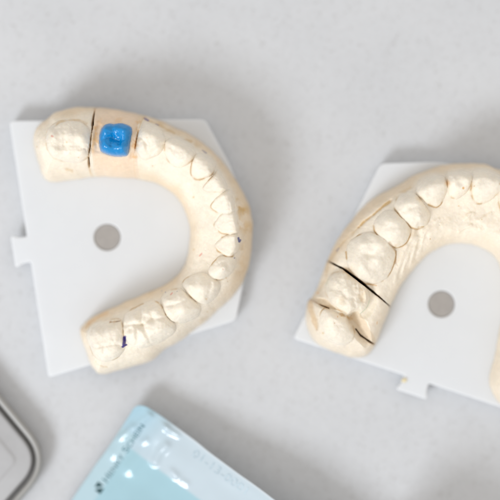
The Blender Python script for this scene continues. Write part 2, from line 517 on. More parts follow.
P = lambda s: UP(split_pts(s))
LT = [
    dict(o=P("48,151 46.5,140 48,129 56,121.5 68,119.5 80,121.5 88,127 91,138 91,150 88,157 80,161 66,162 54,158"), h=4.6, w=3.0, seg=1, s=0.35, sb=-0.1, n=0.26, rd=0.18,
         c=[(54, 137, .7, 6), (68, 134, .5, 6), (82, 137, .6, 6), (56, 152, .5, 5), (70, 155, .4, 5), (82, 155, .9, 5), (64, 145, -.7, 7), (77, 146, -.6, 6)],
         g=[([(52, 145), (62, 148), (74, 145), (88, 147)], .12, .5), ([(46.5, 128), (47, 140), (48, 152)], .2, .3), ([(66, 134), (65, 145)], .25, .4), ([(80, 150), (86, 149), (87, 156), (78, 158)], .25, .3)], gs=0.35),
    dict(o=P("143.5,119.5 152,122 161,128.5 164.2,136 164.5,144 159,154 150,158 142.5,158 136.8,151 138,140 141,128"), h=4.9, w=2.3, s=0.6, smask=(0.2, -1), n=0.25,
         c=[(150, 133, .7, 6), (144, 148, .8, 4.5), (157, 147, .5, 4.5), (150, 142, -.4, 5)], g=[([(138, 153), (148, 155), (156, 150), (163, 145)], .45, .45), ([(141, 138), (146, 143), (148, 153)], .3, .35)], gs=0.4),
    dict(o=P("165,146 168.5,139.5 177,137.5 187,141.5 194.4,150.5 192,161 182,166.8 170.5,163 165,155"), h=4.9, w=2.6, s=0.6, smask=(-0.5, -1),
         c=[(179, 153, -.5, 6), (175, 145, .5, 5), (183, 160, .4, 5), (171, 153, .3, 4)], g=[([(172, 148), (176, 156), (184, 158)], .2, .5)], gs=0.1),
    dict(o=P("195,155.5 198.5,153.8 206,154.6 211,157 214.8,164.5 211.5,174.5 203,178.5 196,179 190.8,174 192,163"), h=5.2, w=1.6, s=0.75, smask=(-0.7, -1), tilt=(0.14, 0.12), n=0.14,
         c=[(203, 165, -.25, 5)], g=[([(209.5, 157), (210, 170)], .12, .25)], gs=0),
    dict(o=P("216.8,170.3 219.5,171 222.5,178 226.8,189.5 218,192.4 208,191.5 203,188.5 206,183 212,177"), h=4.3, w=1.0, s=0.7, smask=(-1, -0.5), tilt=(0.30, 0.1), n=0.13),
    dict(o=P("227,190.5 231,191 233.4,200 234.2,209.5 232.6,212.3 224,213.6 215,211.5 211,206.6 216,199"), h=4.3, w=1.0, s=0.6, smask=(-0.2, -1), tilt=(0.32, 0.02), n=0.13, g=[([(229, 191), (230, 210)], .14, .25)], gs=0),
    dict(o=P("223.6,213.4 229,212.4 235,212 237.4,222 238.5,231.5 235,233.4 229,234.4 220,232.8 214,226 217.5,218.5"), h=4.3, w=1.0, s=0.7, smask=(0, -1), tilt=(0.32, 0), n=0.13),
    dict(o=P("228,235 236.5,234.2 238.6,241 239,248 234,254 230,256.8 223,254.9 214.5,245.5 220.5,239"), h=4.3, w=1.0, s=1.0, smask=(0.3, -1), tilt=(0.30, -0.04), n=0.14),
    dict(o=P("218.5,257.5 227,256.3 234,257.5 235.5,265 230.5,274.5 222,279.5 213.5,279 208.6,273 212.5,264"), h=5.2, w=2.6, s=0.8, smask=(-1, -0.6), sb=-0.1,
         c=[(223.5, 268.5, 1.7, 3.4), (223.5, 268.8, -.8, 1.5), (216, 264, .4, 4)], g=[([(211, 262), (216, 265), (222, 262)], .25, .4)], gs=0.1),
    dict(o=P("182.5,284.5 187,277.6 199.5,273.2 210,276.2 218.5,283 219,291 214.5,298.5 206,304.2 196,301.5 187.5,293.5"), h=5.3, w=3.2, s=0.9, smask=(-1, -0.25),
         c=[(202, 287, .8, 5), (190, 284, .4, 4), (196, 281, -.3, 4)], g=[([(206, 277), (211, 284), (208, 296)], .25, .5)], gs=0.05),
    dict(o=P("160.2,300.5 165,292.6 175.5,288.6 185,292.8 194,301 200,308 197,316 189,321 178,322.8 168.5,317.5"), h=5.2, w=2.9, s=0.85, smask=(-1, 0.1),
         c=[(168, 299, .6, 4), (180, 295, .4, 4), (183, 310, .9, 6), (173, 306, -.6, 5)], g=[([(165, 306), (175, 304), (186, 300)], .3, .4), ([(175, 304), (172, 315)], .2, .4)], gs=0.15),
    dict(o=P("123.3,317 130,310.5 139,305 152,301.6 161.5,306.2 167,317 174,324 174.5,331 165,339 152,345.5 139,347.5 129,344 124.3,333"), h=5.0, w=2.8, s=0.7, smask=(-0.3, 0.8), n=0.24, rd=0.2,
         c=[(133, 316, .8, 5.5), (146, 309, .9, 5), (157, 310, .5, 4), (134, 333, .5, 4), (146, 337, .7, 5), (160, 329, .8, 6), (131, 329, -.8, 3), (141, 325.5, -.9, 3.2), (153, 318.5, -.8, 3.6), (146, 327, -.5, 3)],
         g=[([(126, 325), (134, 324), (141, 325), (148, 321), (156, 318), (164, 319)], .5, .5), ([(139, 308), (141, 316), (143, 325)], .4, .45), ([(143, 325), (147, 333), (150, 342)], .4, .5), ([(136, 325), (138, 333), (137, 343)], .3, .4)], gs=0.3),
    dict(o=P("85.5,333 88.5,327 96,322.6 108,320.4 119,320 122.6,326 123.5,336 124.5,346 119,355.5 110,361 101,361.5 92,354 87,344"), h=4.6, w=2.4, s=0.45, n=0.25, sb=0.1,
         c=[(96, 330, .5, 5), (110, 329, .7, 7), (113, 351, .5, 6), (97, 351, .4, 5), (101, 341, -.4, 5), (94, 335, -.3, 4)],
         g=[([(87.5, 329), (88, 340), (95, 347), (106, 345), (117, 344), (124, 347)], .4, .4), ([(105, 346), (104, 352)], .3, .35), ([(92, 331), (94, 325)], .3, .35)], gs=0.95),
]
def tan_left(X, Y):
    # outer band at the top right and the inner bank of the lower arm are tinted tan most strongly
    x0, y0 = U(170, 230)
    w = sstep(-6, 9, (X - x0) * 0.75 + (Y - y0) * 0.6)
    inner = np.exp(-(dist_line(X, Y, UP([(80, 329), (103, 313), (150, 292), (171, 281)])) / 3.0) ** 2)
    top = np.exp(-(dist_line(X, Y, UP([(40, 122), (60, 110), (140, 112)])) / 3.5) ** 2)
    return np.clip(0.22 + w * 0.9 + 0.8 * inner + 0.7 * top, 0, 1.15)


def left_buccal(X, Y, H, t):
    # shallow vestibule ledge along the outside of the front teeth
    d = dist_line(X, Y, spline(UP(split_pts("143,117 165,126 190,139 209,154 224,170 237,190 242.5,213 243.5,240 239,262")), False, 6))
    end = sstep(0, 6, X - U(140, 0)[0])
    return H - 1.3 * np.exp(-(d / 1.0) ** 2) * end


left_spec = dict(seed=11, outline=L_OUT, teeth=LT, tan_where=tan_left,
    midline=P("42,148 70,144 115,140 150,142 180,153 205,168 218,184 226,202 230,222 231,246 222,268 200,290 180,306 150,324 104,342"),
    cuts=[([(92.6, 104), (92.2, 118), (91.8, 129), (91.4, 133)], [.15, .18, .15, .1], 12.5, 0.8, BROWN), ([(91.6, 131), (90, 148), (88, 157)], [.12, .11, .12], 18.2, 0.5, OCHRE), ([(88, 157), (87.6, 168), (87.2, 181)], [.17, .18, .17], 14.0, 0.55, OCHRE),
          ([(142.5, 111), (141, 118), (138, 132), (135.5, 146), (133, 160), (132.6, 182)], [.17, .17, .15, .15, .13, .12], 18.3, 0.4, OCHRE)],
    pre=[left_moat, left_buccal], post=[left_moat_stain], segment=left_seg,
    segments={0: ('arch_base', None), 1: ('molar_block', 'sawn end block carrying the last molar'), 2: ('crown_die', 'sawn block under the blue wax crown, stained orange')},
    lines=[([(53, 126), (60, 121.5), (70, 119.5), (78, 119.5), (86, 123)], .25, .35, OCHRE, .6),
           ([(56, 168.5), (64, 169), (70, 170)], .25, .4, OCHRE, .5),
           ([(145, 118), (156, 122), (166, 127.5), (180, 135), (190, 140)], .3, .35, OCHRE, .55),
           ([(237, 199), (240, 208), (246, 210)], .4, .5, OCHRE, .8),
           ([(239, 205), (240.5, 225), (243, 248)], .35, .4, OCHRE, .5),
           ([(94.5, 363), (100, 366.5), (106, 368)], .3, .35, OCHRE, .5),
           ([(124, 303.8), (150, 292.5)], .1, .5, OCHRE, .4), ([(82, 329), (90, 321.5), (104, 314)], .15, .6, ORANGE, .5),
           ([(110, 322.3), (115, 321.8), (120, 321)], .2, .25, BROWN, .8), ([(116, 321.8), (119.5, 321.2)], .1, .18, DARK, .7),
           ([(206, 318), (200, 322), (194, 330)], .3, .5, OCHRE, .2), ([(214, 309), (209, 312)], .35, .5, OCHRE, .2)],
    strokes=[(PURPLE, [(124.8, 337.5), (124.2, 345)], .42, .95), (PURPLE, [(125.8, 336), (124.8, 342)], .28, .6), (PURPLE, [(122.8, 346.8), (126, 345)], .3, .95),
             (PURPLE, [(143, 116.3), (146.5, 118.5)], .3, .7), (PURPLE, [(154.5, 122.2), (157, 123.4)], .22, .5), (NAVY, [(202, 149), (205.5, 151.5)], .25, .45),
             (NAVY, [(238.6, 238), (239.2, 241.5), (240.3, 240)], .3, .9), (NAVY, [(234.5, 258)], .14, .7), (NAVY, [(160.2, 291.7)], .17, .6), (NAVY, [(164.6, 292.7)], .16, .6), (NAVY, [(177, 291.5)], .16, .4),
             (PINK, [(170.8, 294.5), (172, 293)], .18, .6), (PINK, [(199.2, 256), (201.3, 253.5)], .2, .6), (PINK, [(52.5, 136.5), (54, 137.2)], .25, .65), (PINK, [(223.8, 269)], .2, .45),
             (PINK, [(147.8, 138.5)], .12, .5), (PINK, [(217, 159)], .14, .5)],
    blots=[(OCHRE, 167, 128, 3, .8), (OCHRE, 180, 134, 4, .5), (OCHRE, 244, 210, 6, .9), (OCHRE, 247, 228, 8, .6), (OCHRE, 247, 250, 7, .6), (OCHRE, 241, 268, 7, .4), (OCHRE, 232, 178, 6, .25), (OCHRE, 158, 119, 5, .4), (OCHRE, 196, 143, 4, .4), (ORANGE, 84, 324, 3, .7), (ORANGE, 80, 332, 3, .5),
           (ORANGE, 93.5, 142, 3, .5), (ORANGE, 138, 140, 3, .5), (ORANGE, 134.5, 152, 3, .45), (OCHRE, 112, 322.5, 3, .6), (OCHRE, 135, 115, 5, .3)])

# ---- right cast (upper arch with two sawn blocks)
AX = np.array(U(458, 309.3)); AD = np.array([0.315, 0.95]); AD /= np.linalg.norm(AD); AN = np.array([AD[1], -AD[0]])


def mirror(pts):
    r = np.asarray(pts) - AX
    return AX + np.outer(r @ AD, AD) - np.outer(r @ AN, AN)


R_OUT = UP(split_pts("500,167.5 486,162.5 466,162 442,164.5 421,172.5 402,183 377,196.5 360,210.5 348,226.5 338,240.5 329,257 322,279 "
                     "313.6,296 308,302 306.4,314 308,328 316,342 330,352 347,357.6 358,358.6 366,357.5 372,353 377,345 384,327 392,308 401,289 "
                     "411,275 420,265 430,255.5 445,246.5 461,243.5 481,246.5 494,254 501,263 506,280 507,300 503,328 498,352 494,370 493,386 500,402 "
                     "512,411 535,416 562,412 583,400 595,378 602,345 602,305 594,258 577,222 550,190 522,174"), 10)
RT = [
    dict(o=P("348.2,247 355,238 366.8,233 378,234 389,240.8 395.6,251 395,263.8 388,276.4 376.8,283.4 364,283.6 354,276.4 347.2,263.6"), h=4.8, w=3.4, s=0.95, sb=0.25,
         c=[(362, 243, .9, 5.5), (379, 244, .5, 5), (379, 262, .9, 6), (361, 266, .6, 6), (370, 274, .3, 5), (370, 253, -.6, 6), (386, 254, .3, 4)],
         g=[([(363, 254), (370, 255), (378, 251), (385, 246)], .3, .7), ([(370, 255), (367, 266), (372, 277)], .25, .7)], gs=0.04, n=0.12),
    dict(o=P("326.6,291 331.5,276 340,271.6 350,275 364,285 370,297 366.6,308.6 356,315.8 344.4,312.6 332,303.6"), h=5.0, w=1.9, s=0.35, seg=1, n=0.42, rd=0.3, col=(0.87, 0.795, 0.665),
         c=[(335, 283, .45, 5), (337, 296, .5, 5), (350, 304, .55, 6), (344, 288, .3, 5), (365, 291, .3, 4)],
         g=[([(348, 278), (356, 284), (361, 291), (362, 301)], .75, 1.0), ([(349, 283), (353, 291), (352, 297)], .3, .8), ([(333, 289), (341, 291), (346, 297)], .3, .6), ([(353, 300), (355, 306), (359, 308)], .3, .4)], gs=0.35),
    dict(o=P("319.5,318 322.5,310.5 328,308.3 338,310 347,315.5 353,324 355.5,335 350,343 339,345 329,338 322.5,329"), h=3.5, w=3.2, s=0.8, seg=2, sb=0.2, k=0.6, smask=(0.7, 1), n=0.12,
         c=[(329, 318, .4, 6), (345, 330, .4, 6)], g=[([(325, 324), (330, 331), (338, 334)], .2, .35)], gs=0.3),
    dict(o=P("375.4,221 382.8,213.2 393.6,210.8 403.2,218 410.4,229 408,240.4 401,246.4 392.2,246.4 380.2,237.8 375,230"), h=5.2, w=3.3, s=0.95, sb=0.15, smask=(-0.2, -1), n=0.1,
         c=[(388, 221, .6, 6), (397, 234, .6, 6), (392, 227, -.3, 4)]),
    dict(o=P("394,205.5 399,196.6 410,191.6 418.4,197.6 426.8,208.6 431,216 427,224.6 416,229 407.4,223.6 397.4,214"), h=5.2, w=3.0, s=0.95, sb=0.15, smask=(-0.6, -0.8), n=0.13,
         c=[(404, 202, .6, 5), (419, 218, .6, 5), (411, 209, -.3, 4)], g=[([(404, 212), (410, 208), (418, 206)], .2, .5)], gs=0.05),
    dict(o=P("416,189.6 422,179.8 434,173 444.8,177.2 446.7,187 443.6,199.4 437.6,207.2 426.8,203.2 418.2,196"), h=5.2, w=2.6, s=0.95, sb=0.1, smask=(0.4, -1), n=0.13, tilt=(-0.04, 0.08),
         c=[(432, 184, .5, 5), (428, 194, -.3, 4), (438, 196, .2, 4)]),
    dict(o=P("446.4,186 447,174 456.8,170 467.6,171.2 472.6,176 469,187 463,195.8 456.3,199 449.6,194.6"), h=5.0, w=1.9, s=0.75, smask=(-0.6, -1), n=0.16, tilt=(0, 0.1),
         c=[(461, 184, -.6, 4), (459, 175, .3, 5), (452, 184, .3, 3)], g=[([(450, 178), (453, 190)], .2, .4)], gs=0),
    dict(o=P("470,183.6 473.4,171.6 483.2,167 495.2,171.2 503.5,179 500,190.8 489.2,200.6 479.6,204 472.4,195.8"), h=5.2, w=2.2, s=0.8, smask=(-0.1, -1), n=0.13, tilt=(0, 0.1),
         c=[(480, 181, -.4, 5), (476, 190, .3, 4), (490, 180, .2, 5)]),
]
for i in range(8):        # the unseen right half of the arch mirrors the left one
    q = dict(RT[i]); q['o'] = mirror(RT[i]['o'])[::-1]; q.pop('c', None); q.pop('g', None); q.pop('smask', None); q['seg'] = 0; q['n'] = 0.2
    if i == 7: q['o'] = q['o'] + np.array([0.6, -0.8])
    RT.append(q)


def right_seg(X, Y):
    def side(a, b):
        A = np.array(U(*a)); B = np.array(U(*b))
        return (B[0] - A[0]) * (Y - A[1]) - (B[1] - A[1]) * (X - A[0])
    left = X < U(440, 0)[0]
    below_a = (side((330.4, 262.2), (392, 307)) < 0) & left
    cutb = np.where(X < U(351, 0)[0], side((313.6, 301.4), (351, 321)), side((351, 321), (375, 346)))
    below_b = (cutb < 0) & left
    return np.where(below_b, 2, np.where(below_a, 1, 0))


def right_pre(X, Y, H, t):
    # palate side: gentle rise, worked stone round the first die
    d2 = sdf(X, Y, spline(UP(split_pts("324,292 331,273 341,268 352,273 367,283 374,297 369,311 356,319 343,316 329,306")), True, 5))
    return H - 1.1 * np.exp(-((d2) / 1.0) ** 2)


def right_post(X, Y, H, t, paint):
    # exposed distal face of the die: a lower step beside the second saw cut
    poly = spline(UP(split_pts("352,318 358,313.5 364,322 371,334 376,343 373,346 362,337 354,325")), True, 4)
    d = sdf(X, Y, poly)
    d = d + 0.12 * fbm(X, Y, 1.8, 3, 9)
    m = sstep(-0.5, 0.35, d)
    A = np.array(U(352, 319)); B = np.array(U(376, 346)); nn = np.array([-(B - A)[1], (B - A)[0]]); nn /= np.linalg.norm(nn)
    ds = (X - A[0]) * nn[0] + (Y - A[1]) * nn[1]
    zz = 14.0 + 1.1 * np.maximum(ds, 0) + 0.12 * fbm(X, Y, 2, 3, 8)
    m = sstep(-1.6, -0.3, d)
    H2 = np.minimum(H, zz)
    H = H + (H2 - H) * m
    m = m * sstep(0.02, 0.5, zz * 0 + (H2 < H + 1e-6) * sstep(-0.7, 0.1, d))
    paint(np.array([0.75, 0.60, 0.42]), 0.6 * m)
    p2 = spline(UP(split_pts("315,300 322,299 330,302.5 336,309 330,309 322,306")), True, 4)
    m2 = sstep(-0.35, 0.3, sdf(X, Y, p2) + 0.2 * fbm(X, Y, 1.5, 2, 10))
    H = H - 0.9 * m2
    paint(np.array([0.76, 0.60, 0.40]), 0.7 * m2)
    p3 = spline(UP(split_pts("308.5,301.5 312.5,300.5 315,312 318.5,326 317.5,331 313,322 309.5,312")), True, 4)
    m3 = sstep(-0.35, 0.3, sdf(X, Y, p3) + 0.2 * fbm(X, Y, 1.5, 2, 12))
    H = H - 0.8 * m3
    paint(np.array([0.72, 0.53, 0.32]), 0.75 * m3)
    # thin green varnish line round the die margin
    o = spline(RT[1]['o'], True, 6)
    d = np.abs(sdf(X, Y, o))
    paint(GREEN, 0.45 * np.exp(-((d) / 0.14) ** 2) * sstep(-0.1, 0.5, fbm(X, Y, 3.2, 2, 33)))
    return H


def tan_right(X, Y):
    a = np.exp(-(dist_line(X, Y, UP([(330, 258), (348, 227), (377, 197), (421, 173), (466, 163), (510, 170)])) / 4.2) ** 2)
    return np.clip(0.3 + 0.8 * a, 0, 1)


rug = []
rr = random.Random(5)
for k in range(22):       # palatal folds and trowel marks on the palate side
    x = rr.uniform(404, 495); y = 226 + abs(x - 470) * 0.32 + rr.uniform(-12, 8)
    a = rr.uniform(-0.5, 0.9) + (1.0 if x < 440 else 0); L = rr.uniform(5, 15)
    rug.append(([(x, y), (x + L * .5 * math.cos(a) + 1, y - L * .5 * math.sin(a)), (x + L * math.cos(a), y - L * math.sin(a) + rr.uniform(-3, 3))], rr.uniform(-.42, .42), rr.uniform(.35, .9)))
for k in range(7):
    x = 396 + k * 4.2; rug.append(([(x, 282 - k * 5), (x + 6, 262 - k * 5.5), (x + 12 + k, 246 - k * 4.5)], 0.3 * (-1) ** k, .5))

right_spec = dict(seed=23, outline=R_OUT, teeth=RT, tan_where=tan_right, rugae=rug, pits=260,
    midline=P("332,330 346,294 370,258 392,229 412,210 432,190 458,184 486,185 515,192 535,212 548,240 552,280 545,320 540,360 530,395"),
    cuts=[([(327, 259.5), (330.4, 261.5), (344, 269), (361, 282), (375, 293), (395, 309.5)], [.05, .09, .18, .23, .14, .09], 6.5, 1.0, DARK),
          ([(309, 298), (313.6, 301.4), (322, 306), (330, 309)], [.09, .13, .13, .10], 14.5, 0.7, BROWN),
          ([(357, 330), (362, 336.5), (370, 342), (378, 347)], [.08, .16, .18, .12], 10.0, 0.9, BROWN)],
    pre=[right_pre], post=[right_post], segment=right_seg,
    segments={0: ('arch_base', None), 1: ('molar_die', 'sawn block carrying a rough trimmed molar'), 2: ('molar_block', 'smooth rounded end block')},
    lines=[([(393, 199.5), (384, 206.5), (375, 214), (366, 221), (360, 227)], .55, .32, OCHRE, .9), ([(360, 227), (348, 238.5), (338, 251), (331, 262)], .35, .32, OCHRE, .4),
           ([(393, 199.5), (402, 193), (412, 187)], .3, .4, OCHRE, .4), ([(389, 243), (396, 252), (396.5, 263)], .2, .25, BROWN, .45),
           ([(330, 263), (326, 281), (316, 299)], .15, .3, OCHRE, .3), ([(322, 306), (333, 311), (345, 316.5), (353, 321), (359, 331)], .7, .4, OCHRE, .85)],
    strokes=[(ORANGE, [(462, 188.5)], .34, .9), (OCHRE, [(431.5, 239)], .2, .9), (OCHRE, [(473, 186.5)], .15, .7), (OCHRE, [(483, 219.5)], .14, .8), (ORANGE, [(319.2, 294)], .25, .7), (OCHRE, [(418, 227.2), (424, 226.5)], .14, .6),
             (ORANGE, [(337.5, 316.5)], .16, .6), (ORANGE, [(378.5, 322.5), (378.2, 324.5)], .16, .7), (ORANGE, [(371, 284.5), (377, 285.8)], .2, .6), (np.array([.05, .09, .3]), [(340.5, 248), (338.5, 251)], .2, .35)],
    blots=[(ORANGE, 447, 183, 3, .6), (OCHRE, 418, 199, 3, .5), (OCHRE, 397, 247, 4, .4), (OCHRE, 412, 232, 4, .35), (OCHRE, 347, 273, 6, .5), (OCHRE, 361, 292, 5, .5), (OCHRE, 356, 285, 4, .5), (OCHRE, 362, 300, 3.5, .4), (OCHRE, 341, 300, 4, .25)])

cx, cy = U(165, 235)
left_cast = tag(empty('stone_cast', (cx * MM, cy * MM, 0.5)), 'cream stone dental arch carrying the blue wax crown, open towards the left', 'dental cast', 'dental casts on their base plates')
build_cast(left_cast, left_spec)
cx, cy = U(455, 290)
right_cast = tag(empty('stone_cast', (cx * MM, cy * MM, 0.5)), 'cream stone dental arch with sawn molar blocks, cut off by the right edge', 'dental cast', 'dental casts on their base plates')
build_cast(right_cast, right_spec)


# ------------------------------------------------------------------ the blue wax crown
def build_crown():
    pts = spline(WAX_O, True, 6)
    step = 0.09
    lo = pts.min(0) - 0.6; hi = pts.max(0) + 0.6
    X, Y = np.meshgrid(np.arange(lo[0], hi[0], step), np.arange(lo[1], hi[1], step))
    d = sdf(X, Y, pts) + 0.10 * fbm(X, Y, 1.8, 3, 77)
    u = np.clip(d / 2.1, 0, 1)
    H = 17.6 + 4.7 * (1 - (1 - u) ** 2.0) ** 0.5 + np.minimum(d, 0) * 8
    for px, py, a, r in ((106, 131, .55, 4.5), (124, 131, .6, 4.5), (106, 148, .5, 5), (123, 148, .55, 5), (114, 138, -.8, 6), (119, 141, -.5, 5), (115, 150, -.2, 3), (113, 129, -.2, 3)):
        qx, qy = U(px, py); H += a * np.exp(-((X - qx) ** 2 + (Y - qy) ** 2) / (r * S) ** 2)
    for g, dep in (([(101, 142), (108, 138), (114, 139), (121, 141), (129, 138)], .3), ([(113, 126), (114, 138), (112, 146)], .25), ([(120, 141), (121, 152)], .2)):
        H -= dep * np.exp(-(dist_line(X, Y, spline(UP(g), False, 5)) / 0.4) ** 2)
    gx_, gy_ = U(114, 135)
    H += 0.075 * fbm(X, Y, 0.55, 2, 88) * np.exp(-(((X - gx_) / 2.2) ** 2 + ((Y - gy_) / 1.3) ** 2))
    H += 0.10 * fbm(X, Y, 1.0, 3, 81) * sstep(0.2, 1.2, d) + 0.07 * fbm(X, Y, 2.0, 2, 85)
    gy, gx = np.gradient(H, step)
    nrm = np.stack([-gx, -gy, np.ones_like(gx)], -1); nrm /= np.linalg.norm(nrm, axis=-1, keepdims=True)
    cm = np.maximum.reduce([d[:-1, :-1], d[1:, :-1], d[:-1, 1:], d[1:, 1:]])
    qx, qy = U(115, 140)
    loc = (qx * MM, qy * MM, 1.72)
    o = grid_mesh('wax_crown', X, Y, H, cm > -0.12, None, nrm, M_WAX, None, origin=loc)
    o.location = loc
    tag(o, 'glossy blue wax crown sitting on the sawn die of the left cast', 'wax crown')


build_crown()


# ------------------------------------------------------------------ the white base plates
def plate_outline():
    # in the plate's own frame: t along its axis (towards the front), n across; mm
    half = [(-79.5, 0), (-79.5, 10.5), (-91, 14.5), (-93, 14.5)]
    k = S * 1.0325
    t0 = -79.5
    pts = [(t0, -130), (114.5, -102), (137, -40), (137, 40), (114.5, 102), (t0, 130),
           (t0, 13), (-88, 13.2), (-93.5, 16.2), (-95.5, 14.5), (-95.5, -14.5), (-93.5, -16.2), (-88, -13.2), (t0, -13)]
    return [(a * k, b * k) for a, b in pts]


def round_poly(pts, radii, seg=5):
    out = []
    n = len(pts)
    for i in range(n):
        p0, p1, p2 = (np.array(pts[(i + j) % n], float) for j in (-1, 0, 1))
        r = radii[i]
        a = (p0 - p1); la = np.linalg.norm(a); b = (p2 - p1); lb = np.linalg.norm(b)
        r = min(r, la * 0.45, lb * 0.45)
        q0 = p1 + a / la * r; q2 = p1 + b / lb * r
        for k in range(seg + 1):
            t = k / seg
            out.append((1 - t) ** 2 * q0 + 2 * t * (1 - t) * p1 + t * t * q2)
    return out


def curve_mesh(name, loops, depth, bevel, res=3):
    cu = bpy.data.curves.new(name, 'CURVE')
    cu.dimensions = '2D'; cu.fill_mode = 'BOTH'
    cu.extrude = depth / 2 - bevel; cu.bevel_depth = bevel; cu.bevel_resolution = res
    cu.offset = -bevel
    for lp in loops:
        sp = cu.splines.new('POLY'); sp.points.add(len(lp) - 1)
        for p, q in zip(sp.points, lp):
            p.co = (q[0], q[1], 0, 1)
        sp.use_cyclic_u = True
    tmp = bpy.data.objects.new('tmp', cu); col.objects.link(tmp)
    dg = bpy.context.evaluated_depsgraph_get(); dg.update()
    me = bpy.data.meshes.new_from_object(tmp.evaluated_get(dg))
    bpy.data.objects.remove(tmp); bpy.data.curves.remove(cu)
    me.name = name
    me.materials.clear()
    for v in me.vertices:
        v.co.z += depth / 2
    return me


def build_plate(hole_px, axis_px, label):
    hx, hy = U(hole_px[0], hole_px[1], 5)
    ang = math.atan2(-axis_px[1], axis_px[0])
    root = empty('base_plate', (hx * MM, hy * MM, 0))
    root.rotation_euler.z = ang
    pts = plate_outline()
    rad = [1.2, 1.5, 5, 5, 1.5, 1.2, 0.4, 0.8, 0.8, .8, .8, .8, .8, .4]
    lp = [p * MM for p in round_poly(pts, rad)]
    lp = [(p[0], p[1]) for p in lp]
    hr = 13.2 * S * 1.0325 * MM
    hole = [(hr * math.cos(a), hr * math.sin(a)) for a in np.linspace(0, 2 * math.pi, 64, endpoint=False)]
    me = curve_mesh('plate_body', [lp, hole], 0.5, 0.035)
    for v in me.vertices:            # the locking tab is a thinner tongue, clear of the counter
        if v.co.x < -80.5 * S * 1.0325 * MM and v.co.z < 0.2: v.co.z += 0.24
    link_mesh('plate_body', me, M_PLATE, root)
    dr = hr * 0.985
    d = curve_mesh('retention_disc', [[(dr * math.cos(a), dr * math.sin(a)) for a in np.linspace(0, 2 * math.pi, 64, endpoint=False)]], 0.46, 0.012)
    link_mesh('retention_disc', d, M_DISC, root)
    tag(root, label, 'base plate', 'white base plates under the casts')
    return root


def build_crumb():
    bm = bmesh.new()
    bmesh.ops.create_icosphere(bm, subdivisions=3, radius=0.055)
    for v in bm.verts:
        c = v.co.normalized()
        v.co *= 1 + 0.35 * float(vnoise(np.array([c.x * 2 + c.z]), np.array([c.y * 2 - c.z]), 0.9, 5)[0])
        v.co.x *= 1.3; v.co.z *= 0.6
    zmin = min(v.co.z for v in bm.verts)
    for v in bm.verts: v.co.z -= zmin
    for f in bm.faces: f.smooth = True
    me = bpy.data.meshes.new('yellow_crumb'); bm.to_mesh(me); bm.free()
    x, y = U(404, 380.2, 5)
    o = link_mesh('yellow_crumb', me, mat_simple('yellow_wax', (0.80, 0.70, 0.45), 0.5, noise=(30, 0.1)), None, (x * MM, y * MM, 0.48))
    tag(o, 'tiny yellow crumb lying on the tab of the right base plate', 'crumb')


build_crumb()
build_plate((107.3, 237.2), (0.9885, -0.151), 'white plastic base plate with a grey round insert under the left cast')
build_plate((441.6, 304), (0.315, -0.95), 'white plastic base plate with a grey round insert under the right cast')

# ------------------------------------------------------------------ countertop
bm = bmesh.new()
bmesh.ops.create_cube(bm, size=1)
for v in bm.verts:
    v.co.x *= 160; v.co.y *= 120; v.co.z = (v.co.z - 0.5) * 3
me = bpy.data.meshes.new('countertop'); bm.to_mesh(me); bm.free()
tag(link_mesh('countertop', me, M_COUNTER), kind='structure')


